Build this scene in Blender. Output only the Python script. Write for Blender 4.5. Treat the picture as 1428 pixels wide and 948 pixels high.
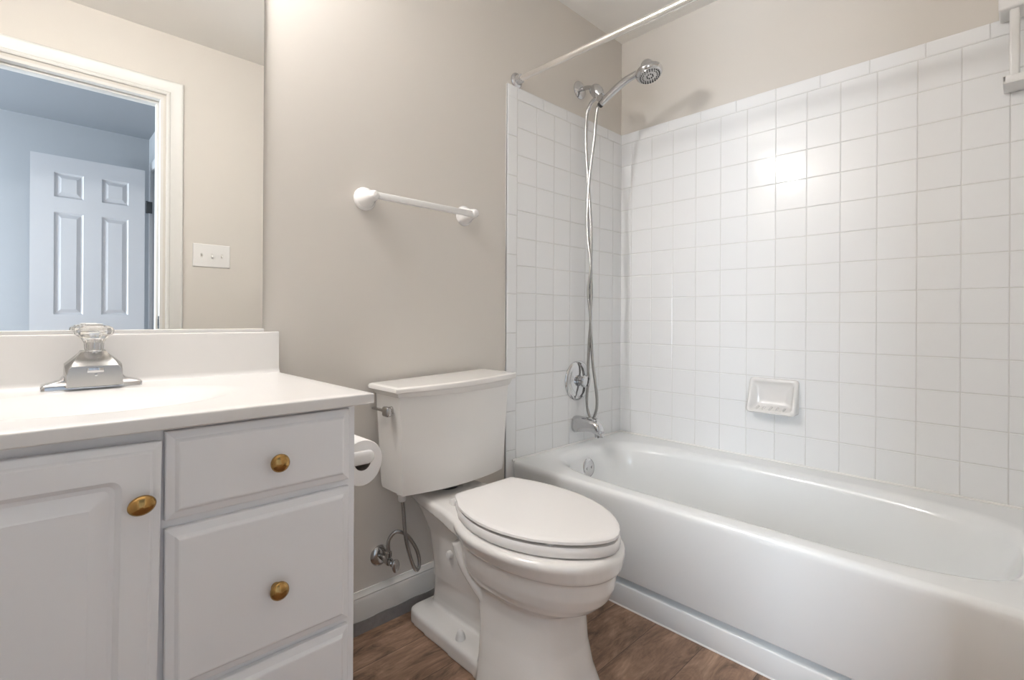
import bpy, bmesh, math, random
from mathutils import Vector, Matrix

# ------------------------------------------------------------------ scene, camera, light
for o in list(bpy.data.objects):
    bpy.data.objects.remove(o)
scn = bpy.context.scene
C = scn.collection
random.seed(7)

F_PX, CY_PX, YAW, ROLL = 693.37, 444.44, 0.7714, 0.0055
CAM = Vector((-2.1292, -1.4103, 0.9578))
cam_data = bpy.data.cameras.new('camera')
cam_data.sensor_fit = 'HORIZONTAL'
cam_data.sensor_width = 36.0
cam_data.lens = F_PX / 1428 * 36.0
cam_data.shift_y = (CY_PX - 474.0) / 1428
cam_data.clip_start = 0.01
cam = bpy.data.objects.new('camera', cam_data)
C.objects.link(cam)
r0 = Vector((math.cos(YAW), -math.sin(YAW), 0)); f0 = Vector((math.sin(YAW), math.cos(YAW), 0)); u0 = Vector((0, 0, 1))
r1 = math.cos(ROLL) * r0 + math.sin(ROLL) * u0
u1 = -math.sin(ROLL) * r0 + math.cos(ROLL) * u0
m = Matrix.Identity(4)
for i in range(3):
    m[i][0], m[i][1], m[i][2], m[i][3] = r1[i], u1[i], -f0[i], CAM[i]
cam.matrix_world = m
scn.camera = cam

world = bpy.data.worlds.new('world')
scn.world = world
world.use_nodes = True
world.node_tree.nodes['Background'].inputs[0].default_value = (0.75, 0.86, 1.0, 1)
world.node_tree.nodes['Background'].inputs[1].default_value = 1.0

scn.view_settings.view_transform = 'Standard'
scn.view_settings.look = 'None'
scn.view_settings.gamma = 1
scn.view_settings.use_curve_mapping = False
scn.view_settings.exposure = 1.03
scn.cycles.max_bounces = 14
scn.cycles.diffuse_bounces = 8
scn.cycles.glossy_bounces = 6
scn.cycles.transmission_bounces = 10
scn.cycles.sample_clamp_indirect = 6

BULB_STRENGTH = 118.0          # the vanity light's three globes
HALL_SIDE_FILL_W = 104.0          # added cool fill, as daylight through a made-up hall window
HALL_TOP_FILL_W = 2.0            # added weak fill under the hall ceiling, no fixture seen

# ------------------------------------------------------------------ materials
def mat(name, color, rough=0.5, metal=0.0, bump=None, spec=0.5, coat=0.0, emis=None, trans=0.0, ior=1.45, var=0.0):
    M = bpy.data.materials.new(name)
    M.use_nodes = True
    nt = M.node_tree
    b = nt.nodes['Principled BSDF']
    b.inputs['Base Color'].default_value = (*color, 1)
    b.inputs['Roughness'].default_value = rough
    b.inputs['Metallic'].default_value = metal
    b.inputs['Specular IOR Level'].default_value = spec
    b.inputs['Coat Weight'].default_value = coat
    b.inputs['Coat Roughness'].default_value = 0.05
    b.inputs['IOR'].default_value = ior
    b.inputs['Transmission Weight'].default_value = trans
    if emis:
        b.inputs['Emission Color'].default_value = (*emis[0], 1)
        b.inputs['Emission Strength'].default_value = emis[1]
    tc = nt.nodes.new('ShaderNodeTexCoord')
    n = nt.nodes.new('ShaderNodeTexNoise')
    nt.links.new(tc.outputs['Object'], n.inputs['Vector'])
    n.inputs['Scale'].default_value = bump[0] if bump else 6.0
    n.inputs['Detail'].default_value = 4
    if bump:
        bp = nt.nodes.new('ShaderNodeBump')
        bp.inputs['Strength'].default_value = bump[1]
        bp.inputs['Distance'].default_value = bump[2]
        nt.links.new(n.outputs['Fac'], bp.inputs['Height'])
        nt.links.new(bp.outputs['Normal'], b.inputs['Normal'])
    if var:
        mx = nt.nodes.new('ShaderNodeMix'); mx.data_type = 'RGBA'
        mx.inputs['A'].default_value = (*[c * (1 - var) for c in color], 1)
        mx.inputs['B'].default_value = (*[min(1, c * (1 + var)) for c in color], 1)
        nt.links.new(n.outputs['Fac'], mx.inputs['Factor'])
        nt.links.new(mx.outputs['Result'], b.inputs['Base Color'])
    return M

PAINT = mat('beige_wall_paint', (0.63, 0.595, 0.55), 0.55, bump=(220, 0.08, 0.0006), spec=0.3)
CEIL = mat('ceiling_paint', (0.82, 0.80, 0.77), 0.8, bump=(160, 0.1, 0.0006), spec=0.2)
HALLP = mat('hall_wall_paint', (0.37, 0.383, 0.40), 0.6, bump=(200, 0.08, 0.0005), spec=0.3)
HALLC = mat('hall_ceiling_dimmed', (0.235, 0.25, 0.27), 0.8, bump=(160, 0.1, 0.0006), spec=0.2)  # darker stand-in for the ceiling paint; the hall's dimness is in the colour
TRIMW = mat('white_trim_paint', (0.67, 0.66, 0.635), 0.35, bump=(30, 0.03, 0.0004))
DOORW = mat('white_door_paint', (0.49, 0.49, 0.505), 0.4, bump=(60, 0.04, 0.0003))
TILE = mat('white_glazed_tile', (0.79, 0.795, 0.80), 0.10, bump=(14, 0.05, 0.0008), coat=0.15)
GROUT = mat('light_grout', (0.66, 0.655, 0.64), 0.8, bump=(300, 0.2, 0.0004))
CAULK = mat('white_caulk', (0.80, 0.79, 0.77), 0.5)
GREYC = mat('grey_caulk', (0.26, 0.25, 0.245), 0.6, bump=(60, 0.3, 0.001), var=0.2)
PORC = mat('white_porcelain', (0.76, 0.74, 0.715), 0.10, coat=0.3)
SEATP = mat('white_seat_plastic', (0.78, 0.76, 0.745), 0.22)
ENAM = mat('white_tub_enamel', (0.80, 0.815, 0.82), 0.16, coat=0.2)
MARB = mat('white_cultured_marble', (0.70, 0.683, 0.665), 0.25, var=0.012)
CABP = mat('white_cabinet_paint', (0.80, 0.80, 0.81), 0.38, bump=(40, 0.05, 0.0004))
CABG = mat('cabinet_shadow_gap', (0.62, 0.61, 0.60), 0.6)
CHROME = mat('chrome', (0.60, 0.60, 0.61), 0.07, metal=1.0)
SATIN = mat('satin_chrome', (0.44, 0.43, 0.42), 0.18, metal=1.0, bump=(40, 0.05, 0.0005))
BRAID = mat('braided_steel', (0.42, 0.415, 0.41), 0.25, metal=1.0, bump=(900, 0.5, 0.0008))
BRASS = mat('antique_brass', (0.40, 0.24, 0.085), 0.16, metal=1.0, bump=(120, 0.25, 0.0006), var=0.35)
DARKB = mat('dark_knob_centre', (0.12, 0.12, 0.13), 0.18, metal=1.0)
BLACK = mat('black_rubber', (0.03, 0.03, 0.03), 0.45)
HINGEB = mat('black_hinge', (0.05, 0.055, 0.06), 0.4, metal=0.6)
ACRYL = mat('clear_acrylic', (0.98, 0.97, 0.95), 0.03, trans=0.92, ior=1.49)
CERAM = mat('white_ceramic', (0.74, 0.725, 0.71), 0.14, coat=0.2)
PAPER = mat('tissue_paper', (0.84, 0.82, 0.80), 0.9, bump=(250, 0.3, 0.0006), spec=0.1)
CARD = mat('cardboard_core', (0.30, 0.26, 0.22), 0.9)
PLAST = mat('white_plastic', (0.75, 0.74, 0.725), 0.3)
RODW = mat('brushed_nickel_rod', (0.78, 0.75, 0.71), 0.24, metal=0.85)
BULB = mat('frosted_bulb', (0.9, 0.9, 0.9), 0.4, emis=((1.0, 0.985, 0.975), BULB_STRENGTH))
MIRR = mat('mirror_silver', (0.93, 0.935, 0.92), 0.0, metal=1.0)
GLASS = mat('window_glass', (0.9, 0.95, 0.98), 0.02, trans=1.0)
EDGE = mat('mirror_edge', (0.35, 0.38, 0.36), 0.3)
LAMPG = mat('hall_lamp_glass', (0.9, 0.9, 0.9), 0.4)

def wood():
    M = bpy.data.materials.new('brown_vinyl_planks'); M.use_nodes = True
    nt = M.node_tree; b = nt.nodes['Principled BSDF']; L = nt.links
    N = nt.nodes.new
    tc = N('ShaderNodeTexCoord')
    br = N('ShaderNodeTexBrick')
    br.inputs['Scale'].default_value = 1.0
    br.inputs['Brick Width'].default_value = 1.22
    br.inputs['Row Height'].default_value = 0.152
    br.inputs['Mortar Size'].default_value = 0.0007
    br.inputs['Color1'].default_value = (0, 0, 0, 1)
    br.inputs['Color2'].default_value = (1, 1, 1, 1)
    br.inputs['Mortar'].default_value = (0.5, 0.5, 0.5, 1)
    L.new(tc.outputs['Object'], br.inputs['Vector'])
    mp = N('ShaderNodeMapping'); mp.inputs['Scale'].default_value = (3.6, 9.0, 1)
    L.new(tc.outputs['Object'], mp.inputs['Vector'])
    off = N('ShaderNodeVectorMath'); off.operation = 'MULTIPLY_ADD'
    off.inputs[1].default_value = (7.0, 3.0, 5.0)
    L.new(br.outputs['Color'], off.inputs[0]); L.new(mp.outputs['Vector'], off.inputs[2])
    n1 = N('ShaderNodeTexNoise'); n1.inputs['Scale'].default_value = 1.6; n1.inputs['Detail'].default_value = 10; n1.inputs['Roughness'].default_value = 0.68; n1.inputs['Distortion'].default_value = 1.3
    L.new(off.outputs[0], n1.inputs['Vector'])
    mp2 = N('ShaderNodeMapping'); mp2.inputs['Scale'].default_value = (14.0, 90.0, 1)
    L.new(tc.outputs['Object'], mp2.inputs['Vector'])
    n2 = N('ShaderNodeTexNoise'); n2.inputs['Scale'].default_value = 1.4; n2.inputs['Detail'].default_value = 5
    L.new(mp2.outputs['Vector'], n2.inputs['Vector'])
    cr = N('ShaderNodeValToRGB')
    e = cr.color_ramp.elements
    e[0].position = 0.30; e[0].color = (0.062, 0.039, 0.024, 1)
    e[1].position = 0.72; e[1].color = (0.45, 0.305, 0.21, 1)
    k = e.new(0.44); k.color = (0.215, 0.133, 0.088, 1)
    k = e.new(0.56); k.color = (0.315, 0.2, 0.135, 1)
    L.new(n1.outputs['Fac'], cr.inputs['Fac'])
    mx = N('ShaderNodeMix'); mx.data_type = 'RGBA'; mx.blend_type = 'MULTIPLY'; mx.inputs['Factor'].default_value = 0.55
    cr2 = N('ShaderNodeValToRGB'); cr2.color_ramp.elements[0].color = (0.62, 0.58, 0.56, 1); cr2.color_ramp.elements[0].position = 0.3
    cr2.color_ramp.elements[1].color = (1.25, 1.22, 1.2, 1); cr2.color_ramp.elements[1].position = 0.65
    L.new(n2.outputs['Fac'], cr2.inputs['Fac'])
    L.new(cr.outputs['Color'], mx.inputs['A']); L.new(cr2.outputs['Color'], mx.inputs['B'])
    # dark joints between planks
    mj = N('ShaderNodeMix'); mj.data_type = 'RGBA'; mj.inputs['B'].default_value = (0.05, 0.032, 0.024, 1)
    L.new(br.outputs['Fac'], mj.inputs['Factor']); L.new(mx.outputs['Result'], mj.inputs['A'])
    L.new(mj.outputs['Result'], b.inputs['Base Color'])
    b.inputs['Roughness'].default_value = 0.42
    bp = N('ShaderNodeBump'); bp.inputs['Strength'].default_value = 0.25; bp.inputs['Distance'].default_value = 0.0008
    L.new(n2.outputs['Fac'], bp.inputs['Height']); L.new(bp.outputs['Normal'], b.inputs['Normal'])
    return M
WOOD = wood()

# ------------------------------------------------------------------ mesh helpers
def obj(name, bm, material, parent=None, smooth=True, angle=35, loc=None):
    bmesh.ops.recalc_face_normals(bm, faces=bm.faces[:])
    if smooth:
        lim = math.radians(angle)
        for f in bm.faces: f.smooth = True
        for e in bm.edges:
            if len(e.link_faces) == 2:
                e.smooth = e.calc_face_angle(0) < lim
    me = bpy.data.meshes.new(name)
    bm.to_mesh(me); bm.free()
    me.materials.append(material)
    o = bpy.data.objects.new(name, me)
    C.objects.link(o)
    if parent:
        o.parent = parent
        o.matrix_parent_inverse = Matrix.Translation(parent.location).inverted() if parent.location.length else Matrix.Identity(4)
    return o

def tag(o, label=None, cat=None, group=None, kind=None):
    if label: o['label'] = label
    if cat: o['category'] = cat
    if group: o['group'] = group
    if kind: o['kind'] = kind
    return o

def thing(name, label, cat, loc, group=None):
    o = bpy.data.objects.new(name, None)
    o.empty_display_size = 0.05
    o.location = loc
    C.objects.link(o)
    return tag(o, label, cat, group)

def struct(name, bm, material, **k):
    o = obj(name, bm, material, **k)
    o['kind'] = 'structure'
    return o

def B(): return bmesh.new()

def box(bm, x0, x1, y0, y1, z0, z1, bev=0.0, seg=2):
    vs = [bm.verts.new((x, y, z)) for x in (x0, x1) for y in (y0, y1) for z in (z0, z1)]
    q = [(0, 1, 3, 2), (4, 6, 7, 5), (0, 4, 5, 1), (2, 3, 7, 6), (0, 2, 6, 4), (1, 5, 7, 3)]
    fs = [bm.faces.new([vs[i] for i in f]) for f in q]
    if bev > 0:
        es = list({e for f in fs for e in f.edges})
        bmesh.ops.bevel(bm, geom=es, offset=bev, segments=seg, profile=0.5, affect='EDGES')
    return bm

def loft(bm, rings, cap0=True, cap1=True, close=True):
    R = [[bm.verts.new(p) for p in r] for r in rings]
    n = len(R[0])
    for a, b in zip(R, R[1:]):
        for i in range(n if close else n - 1):
            j = (i + 1) % n
            try: bm.faces.new((a[i], a[j], b[j], b[i]))
            except ValueError: pass
    if cap0: bm.faces.new(R[0][::-1])
    if cap1: bm.faces.new(R[-1])
    return R

def frame_of(d):
    d = Vector(d).normalized()
    a = Vector((0, 0, 1)) if abs(d.z) < 0.9 else Vector((1, 0, 0))
    u = d.cross(a).normalized(); v = d.cross(u).normalized()
    return d, u, v

def lathe(bm, origin, axis, prof, n=32, sx=1.0, sy=1.0, up=None):
    """prof: list of (distance along axis, radius)"""
    d, u, v = frame_of(axis)
    if up:
        v = (Vector(up) - d * d.dot(Vector(up))).normalized(); u = v.cross(d)
    o = Vector(origin)
    rings = [[o + d * t + (u * math.cos(2 * math.pi * i / n) * sx + v * math.sin(2 * math.pi * i / n) * sy) * max(r, 1e-5) for i in range(n)] for t, r in prof]
    return loft(bm, rings)

def tube(bm, pts, r, n=10, cap=True):
    pts = [Vector(p) for p in pts]
    rr = r if isinstance(r, (list, tuple)) else [r] * len(pts)
    rings = []; pu = None
    for i, p in enumerate(pts):
        t = (pts[min(i + 1, len(pts) - 1)] - pts[max(i - 1, 0)]).normalized()
        if pu is None: _, u, v = frame_of(t)
        else:
            u = (pu - t * t.dot(pu)).normalized(); v = t.cross(u)
        pu = u
        rings.append([p + (u * math.cos(2 * math.pi * k / n) + v * math.sin(2 * math.pi * k / n)) * rr[i] for k in range(n)])
    return loft(bm, rings, cap, cap)

def spline(P, k=8):
    P = [Vector(p) for p in P]; out = []
    for i in range(len(P) - 1):
        a, b, c, d = P[max(i - 1, 0)], P[i], P[i + 1], P[min(i + 2, len(P) - 1)]
        for s in range(k):
            t = s / k
            out.append(0.5 * ((2 * b) + (c - a) * t + (2 * a - 5 * b + 4 * c - d) * t * t + (3 * b - a - 3 * c + d) * t ** 3))
    out.append(P[-1]); return out

def prism(bm, poly, z0, z1, axis='z'):
    def P(a, b, c): return {'z': (a, b, c), 'y': (a, c, b), 'x': (c, a, b)}[axis]
    return loft(bm, [[P(a, b, z0) for a, b in poly], [P(a, b, z1) for a, b in poly]])

def ss(t): t = max(0, min(1, t)); return t * t * (3 - 2 * t)

# ------------------------------------------------------------------ the room shell
YC = -1.515            # the front wall with the doorway
HC = 2.338             # ceiling height
XL = -2.53             # left wall
YH = -3.36             # far wall of the hall
DX0, DX1, DZ = -2.40, -1.675, 2.010      # door opening

struct('floor', box(B(), -4.3, 0.1, YH - 0.1, 0.12, -0.08, 0.0), WOOD, smooth=False)
struct('ceiling', box(B(), XL - 0.1, 0.12, YC - 0.12, 0.12, HC, HC + 0.1), CEIL, smooth=False)
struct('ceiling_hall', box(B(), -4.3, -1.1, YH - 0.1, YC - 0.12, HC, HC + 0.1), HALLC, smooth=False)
struct('wall_back', box(B(), XL - 0.1, 0.12, 0.0, 0.12, 0.0, HC), PAINT, smooth=False)
struct('wall_right', box(B(), 0.0, 0.12, YC - 0.12, 0.0, 0.0, HC), PAINT, smooth=False)
struct('wall_left', box(B(), XL - 0.1, XL, YC - 0.0, 0.0, 0.0, HC), PAINT, smooth=False)
bm = B()
box(bm, XL - 0.1, DX0 - 0.012, YC - 0.12, YC, 0, HC)
box(bm, DX1 + 0.012, 0.0, YC - 0.12, YC, 0, HC)
box(bm, DX0 - 0.012, DX1 + 0.012, YC - 0.12, YC, DZ + 0.012, HC)
struct('wall_front', bm, PAINT, smooth=False)
# hall beyond the doorway
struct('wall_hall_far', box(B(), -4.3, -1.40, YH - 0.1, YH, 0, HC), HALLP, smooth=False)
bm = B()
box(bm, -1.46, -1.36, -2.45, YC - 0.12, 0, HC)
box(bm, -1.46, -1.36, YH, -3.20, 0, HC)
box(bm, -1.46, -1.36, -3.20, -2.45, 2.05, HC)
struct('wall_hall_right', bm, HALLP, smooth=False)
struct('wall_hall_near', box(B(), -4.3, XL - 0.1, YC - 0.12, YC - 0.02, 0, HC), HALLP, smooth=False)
bm = B()
wy0, wy1, wz0, wz1 = -3.1, -2.0, 0.45, 1.75
box(bm, -4.4, -4.3, YH - 0.1, wy0, 0, HC); box(bm, -4.4, -4.3, wy1, YC, 0, HC)
box(bm, -4.4, -4.3, wy0, wy1, 0, wz0); box(bm, -4.4, -4.3, wy0, wy1, wz1, HC)
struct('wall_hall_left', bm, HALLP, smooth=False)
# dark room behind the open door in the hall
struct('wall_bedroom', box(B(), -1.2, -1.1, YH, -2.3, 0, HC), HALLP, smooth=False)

bm = B()
for a in (wy0, wy1 - 0.05): box(bm, -4.36, -4.31, a, a + 0.05, wz0, wz1, 0.004)
for a in (wz0, (wz0 + wz1) / 2 - 0.02, wz1 - 0.05): box(bm, -4.36, -4.31, wy0 + 0.05, wy1 - 0.05, a, a + 0.05, 0.004)
struct('added_window_1', bm, TRIMW)  # made-up, unseen window frame around the added hall fill

# door casing of the bathroom doorway (bathroom side): moulded profile, mitred
prof = [(0.0, 0.0), (0.0, 0.010), (0.006, 0.013), (0.013, 0.0125), (0.018, 0.009), (0.036, 0.0105), (0.052, 0.016), (0.060, 0.0185), (0.067, 0.0175), (0.070, 0.014), (0.070, 0.0)]
def casing(y, sgn):
    bm = B()
    e = 0.018  # reveal
    xa, xb, zt = DX0 - e, DX1 + e + 0.004, DZ + e + 0.008
    rings = [[], [], [], []]
    for w, h in prof:
        yy = y + sgn * h
        rings[0].append((xb + w, yy, 0.0)); rings[1].append((xb + w, yy, zt + w))
        rings[2].append((xa - w, yy, zt + w)); rings[3].append((xa - w, yy, 0.0))
    loft(bm, rings, True, True)
    return bm
struct('trim_1', casing(YC, 1), TRIMW, angle=25)
struct('trim_2', casing(YC - 0.12, -1), TRIMW, angle=25)
# jamb lining with door stop
bm = B()
box(bm, DX1, DX1 + 0.012, YC - 0.121, YC + 0.001, 0, DZ)
box(bm, DX0 - 0.012, DX0, YC - 0.121, YC + 0.001, 0, DZ)
box(bm, DX0 - 0.012, DX1 + 0.012, YC - 0.121, YC + 0.001, DZ, DZ + 0.012)
box(bm, DX1 - 0.011, DX1, YC - 0.075, YC - 0.040, 0, DZ - 0.011, 0.002)
box(bm, DX0, DX0 + 0.011, YC - 0.075, YC - 0.040, 0, DZ - 0.011, 0.002)
box(bm, DX0, DX1, YC - 0.075, YC - 0.040, DZ - 0.011, DZ, 0.002)
jamb = struct('trim_3', bm, TRIMW)
bm = B(); box(bm, DX1 - 0.002, DX1 + 0.0005, YC - 0.034, YC - 0.008, 0.90, 0.962, 0.001)
box(bm, DX1 - 0.004, DX1 - 0.0015, YC - 0.026, YC - 0.016, 0.915, 0.947, 0.001)
sp = obj('strike_plate', bm, HINGEB, jamb); sp['label'] = 'small dark metal strike plate'

# baseboard between vanity and tub, moulded top, with grey caulk strip below
bp = [(0.0, 0.034), (-0.013, 0.034), (-0.014, 0.098), (-0.011, 0.106), (-0.0115, 0.110), (-0.007, 0.118), (-0.005, 0.1255), (0.0, 0.1255)]
bm = B(); loft(bm, [[(x, y, z) for y, z in bp] for x in (-1.668, -0.797)])
struct('baseboard_back', bm, TRIMW, angle=25)
bm = B(); n = 40
rings = []
for i in range(n + 1):
    x = -1.668 + (0.871) * i / n
    h = 0.033 + 0.0015 * math.sin(i * 1.3) + 0.006 * ss((i - 9) / 2.0)
    rings.append([(x, 0.0, 0.0), (x, -0.016, 0.0), (x, -0.0155, h), (x, 0.0, h)])
loft(bm, rings); struct('trim_4', bm, GREYC)
bm = B(); loft(bm, [[(x, y, z) for y, z in [(YC, 0.0), (YC + 0.013, 0.0), (YC + 0.014, 0.10), (YC + 0.006, 0.118), (YC, 0.1255)]] for x in (-1.578, -0.80)])
struct('baseboard_front', bm, TRIMW, angle=25)

# ------------------------------------------------------------------ tiles (real pillowed tiles, pattern in one mesh per wall)
T = 0.1095
ZT = 0.40 + 13.03 * T            # underside of the cap row
ZCAP = ZT + 0.0502
def tile(bm, O, U, V, N, u0, u1, v0, v1, th=0.006, gap=0.0010, tilt=0.0013, round_edges=()):
    """one glazed tile on the plane O + u U + v V with outward normal N"""
    u0 += gap; u1 -= gap; v0 += gap; v1 -= gap
    if u1 - u0 < 0.004 or v1 - v0 < 0.004: return
    a, b = random.uniform(-tilt, tilt), random.uniform(-tilt, tilt)
    cu, cv = (u0 + u1) / 2, (v0 + v1) / 2
    def P(u, v, h): return O + U * u + V * v + N * (h + a * (u - cu) + b * (v - cv))
    def ring(i, h):
        x0 = u0 + (i * 3.2 if 'l' in round_edges else i); x1 = u1 - (i * 3.2 if 'r' in round_edges else i)
        y1 = v1 - (i * 3.2 if 't' in round_edges else i); y0 = v0 + i
        return [P(x0, y0, h), P(x1, y0, h), P(x1, y1, h), P(x0, y1, h)]
    loft(bm, [ring(0, 0.0), ring(0, th - 0.0018), ring(0.0006, th - 0.0007), ring(0.0018, th)], cap0=False)

def tile_wall(name, O, U, N, xs, cap_xs, zbot, left_edge=None, label=None):
    V = Vector((0, 0, 1)); bm = B()
    rows = [ZT - j * T for j in range(0, 20)]
    for x0, x1 in zip(xs, xs[1:]):
        for j in range(len(rows) - 1):
            zt, zb = rows[j], rows[j + 1]
            if zt <= zbot + 0.004: continue
            tile(bm, O, U, V, N, x0, x1, max(zb, zbot), zt)
    for x0, x1 in zip(cap_xs, cap_xs[1:]):
        tile(bm, O, U, V, N, x0, x1, ZT, ZCAP, th=0.0065, round_edges=('t',))
    if left_edge:
        e0, e1 = left_edge
        z = ZT; k = 0
        zs = [1.830, 1.678, 1.522, 1.366, 1.211, 1.056, 0.902, 0.748, 0.594, 0.44, 0.286, 0.132, 0.0]
        for za, zb in zip(zs, zs[1:]):
            tile(bm, O, U, V, N, e0, e1, zb, za, th=0.0065, round_edges=('l',))
    o = struct(name, bm, TILE, smooth=False)
    return o
XE = -0.797
xsA = [-0.742] + [-0.739 + T * k for k in range(1, 7)] + [-0.007]
tA = tile_wall('trim_5', Vector((0, -0.003, 0)), Vector((1, 0, 0)), Vector((0, -1, 0)), xsA, [XE, -0.742] + [-0.742 + 0.1535 * k for k in range(1, 5)] + [-0.007], 0.0, (XE, -0.742))
ysB = [0.0] + [(1.6122 + k) * T for k in range(-1, 13)]
ysB = [y for y in ysB if y < -YC - 0.006] + [-YC - 0.006]
capB = [0.0] + [0.569 + 0.1535 * k for k in range(-3, 7)]
capB = [y for y in capB if y < -YC - 0.006] + [-YC - 0.006]
tB = tile_wall('trim_6', Vector((-0.003, 0, 0)), Vector((0, -1, 0)), Vector((-1, 0, 0)), ysB, capB, 0.0)
tC = tile_wall('trim_7', Vector((0, YC + 0.003, 0)), Vector((-1, 0, 0)), Vector((0, 1, 0)), [0.009] + [0.0825 + T * k for k in range(7)], [0.009] + [0.1 + 0.1535 * k for k in range(5)], 0.0)
bm = B(); box(bm, XE + 0.001, 0.0, -0.0075, 0.0, 0, ZCAP - 0.002); struct('trim_8', bm, GROUT, smooth=False)
bm = B(); box(bm, -0.0075, 0.0, YC, -0.0075, 0, ZCAP - 0.002); struct('trim_9', bm, GROUT, smooth=False)
bm = B(); box(bm, -0.74, -0.0075, YC, YC + 0.0075, 0, ZCAP - 0.002); struct('trim_10', bm, GROUT, smooth=False)

# ------------------------------------------------------------------ bathtub
tub = thing('bathtub', 'long white enamelled alcove bathtub with a smooth apron along the tiled walls', 'bathtub', (-0.39, -0.76, 0.0))
TX0, TX1, TY0, TY1, TZ = -0.766, -0.0105, YC + 0.0115, -0.0115, 0.400
NA = 96
def outer_pt(i, x0, x1, y0, y1, z, r):
    # rounded rectangle, angle-parametrised like the basin so rings match
    a = 2 * math.pi * i / NA
    cx, cy = (x0 + x1) / 2, (y0 + y1) / 2
    hx, hy = (x1 - x0) / 2, (y1 - y0) / 2
    c, s = math.cos(a), math.sin(a)
    k = min(hx / max(abs(c), 1e-6), hy / max(abs(s), 1e-6))
    return (cx + c * k, cy + s * k, z)
def super_pt(i, cx, cy, hx, hy, z, n, hy2=None):
    a = 2 * math.pi * i / NA
    # same directions as the outer rectangle
    OX, OY = (TX1 - TX0) / 2, (TY1 - TY0) / 2
    c, s = math.cos(a), math.sin(a)
    k = min(OX / max(abs(c), 1e-6), OY / max(abs(s), 1e-6))
    ux, uy = c * k / OX, s * k / OY
    h = hy if uy > 0 or hy2 is None else hy2
    q = (abs(ux) ** n + abs(uy) ** n) ** (1 / n)
    return (cx + ux / q * hx, cy + uy / q * h, z)
bm = B()
bx, by = -0.410, -0.750
rings = []
def orect(x0, x1, y0, y1, z): return [outer_pt(i, x0, x1, y0, y1, z, 0) for i in range(NA)]
rings.append(orect(TX0 + 0.033, TX1, TY0, TY1, 0.1125))
rings.append(orect(TX0 + 0.030, TX1, TY0, TY1, 0.1165))
rings.append(orect(TX0 + 0.003, TX1, TY0, TY1, 0.360))
rings.append(orect(TX0, TX1, TY0, TY1, 0.376))
for k in range(1, 7):
    a = k / 6 * math.pi / 2
    rings.append(orect(TX0 + 0.018 * (1 - math.cos(a)), TX1, TY0, TY1, 0.382 + 0.018 * math.sin(a)))
# deck to the basin lip
def basin(hx, hy, hyfar, z, n, ox=0.0): return [super_pt(i, bx + ox, by, hx, hy, z, n, hyfar) for i in range(NA)]
rings.append(basin(0.313, 0.683, 0.703, 0.400, 4.3))
for k in range(1, 9):
    a = k / 8 * math.pi / 2 * 0.93
    q = 0.036 * math.sin(a)
    rings.append(basin(0.306 - q, 0.676 - q, 0.696 - q, 0.400 - 0.036 * (1 - math.cos(a)), 4.2 - 0.7 * k / 8))
rings.append(basin(0.266, 0.628, 0.630, 0.30, 3.4))
rings.append(basin(0.255, 0.610, 0.580, 0.20, 3.4))
rings.append(basin(0.242, 0.592, 0.535, 0.125, 3.4))
rings.append(basin(0.222, 0.568, 0.500, 0.088, 3.3))
rings.append(basin(0.190, 0.530, 0.455, 0.070, 3.2))
rings.append(basin(0.10, 0.36, 0.30, 0.062, 3.0))
rings.append(basin(0.012, 0.05, 0.05, 0.060, 2.0))
loft(bm, rings, cap0=True, cap1=True)
obj('tub_shell', bm, ENAM, tub, angle=45)
# recessed toe panel under the apron
bm = B()
rings = []
for x, z in [(-0.650, 0.118), (-0.650, 0.0845), (-0.7200, 0.0840), (-0.7215, 0.0825), (-0.7215, 0.079), (-0.706, 0.004), (-0.704, 0.001)]:
    rings.append([(x, TY0, z), (x, TY1 + 0.0, z), (-0.64, TY1, z), (-0.64, TY0, z)])
loft(bm, rings)
obj('toe_panel', bm, ENAM, tub, angle=45)
bm = B(); lathe(bm, (bx - 0.0, -0.1115, 0.322), (0, -1, 0.13), [(-0.004, 0.041), (0.004, 0.041), (0.008, 0.038), (0.011, 0.030), (0.012, 0.012), (0.0125, 0.0)], 36)
for dx in (-0.016, 0.016):
    lathe(bm, (bx + dx, -0.1225, 0.3235), (0, -1, 0.13), [(0, 0.006), (0.003, 0.0055), (0.004, 0.0)], 12)
ov = obj('overflow_plate', bm, CHROME, tub); ov['label'] = 'round chrome overflow plate'
bm = B(); lathe(bm, (bx, -0.28, 0.066), (0, 0, 1), [(0, 0.034), (0.004, 0.034), (0.006, 0.028), (0.004, 0.02), (0.004, 0.0)], 28)
obj('drain', bm, CHROME, tub)
# caulk lines
bm = B(); tube(bm, [(-0.7035, TY0, 0.002), (-0.7035, -0.012, 0.002)], 0.0045, 8); struct('trim_11', bm, CAULK)
bm = B(); tube(bm, [(TX1 - 0.001, TY0, 0.401), (TX1 - 0.001, -0.011, 0.401)], 0.005, 8)
tube(bm, [(TX0 + 0.004, TY1 + 0.001, 0.4), (TX1, TY1 + 0.001, 0.401)], 0.005, 8); struct('trim_12', bm, CAULK)

# ------------------------------------------------------------------ toilet
XT = -1.158
toilet = thing('toilet', 'white two-piece toilet with elongated bowl and closed lid beside the vanity', 'toilet', (XT, -0.40, 0.0))
NR = 56
def egg(hw, yb, yf, ym, z, nb=2.6, nf=2.15, xc=XT):
    out = []
    for i in range(NR):
        a = 2 * math.pi * i / NR
        c, s = math.cos(a), math.sin(a)
        n = nb if s > 0 else nf
        L = (yb - ym) if s > 0 else (ym - yf)
        q = (abs(c) ** n + abs(s) ** n) ** (1 / n)
        out.append((xc + c / q * hw, ym + s / q * L, z))
    return out
bm = B()
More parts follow.
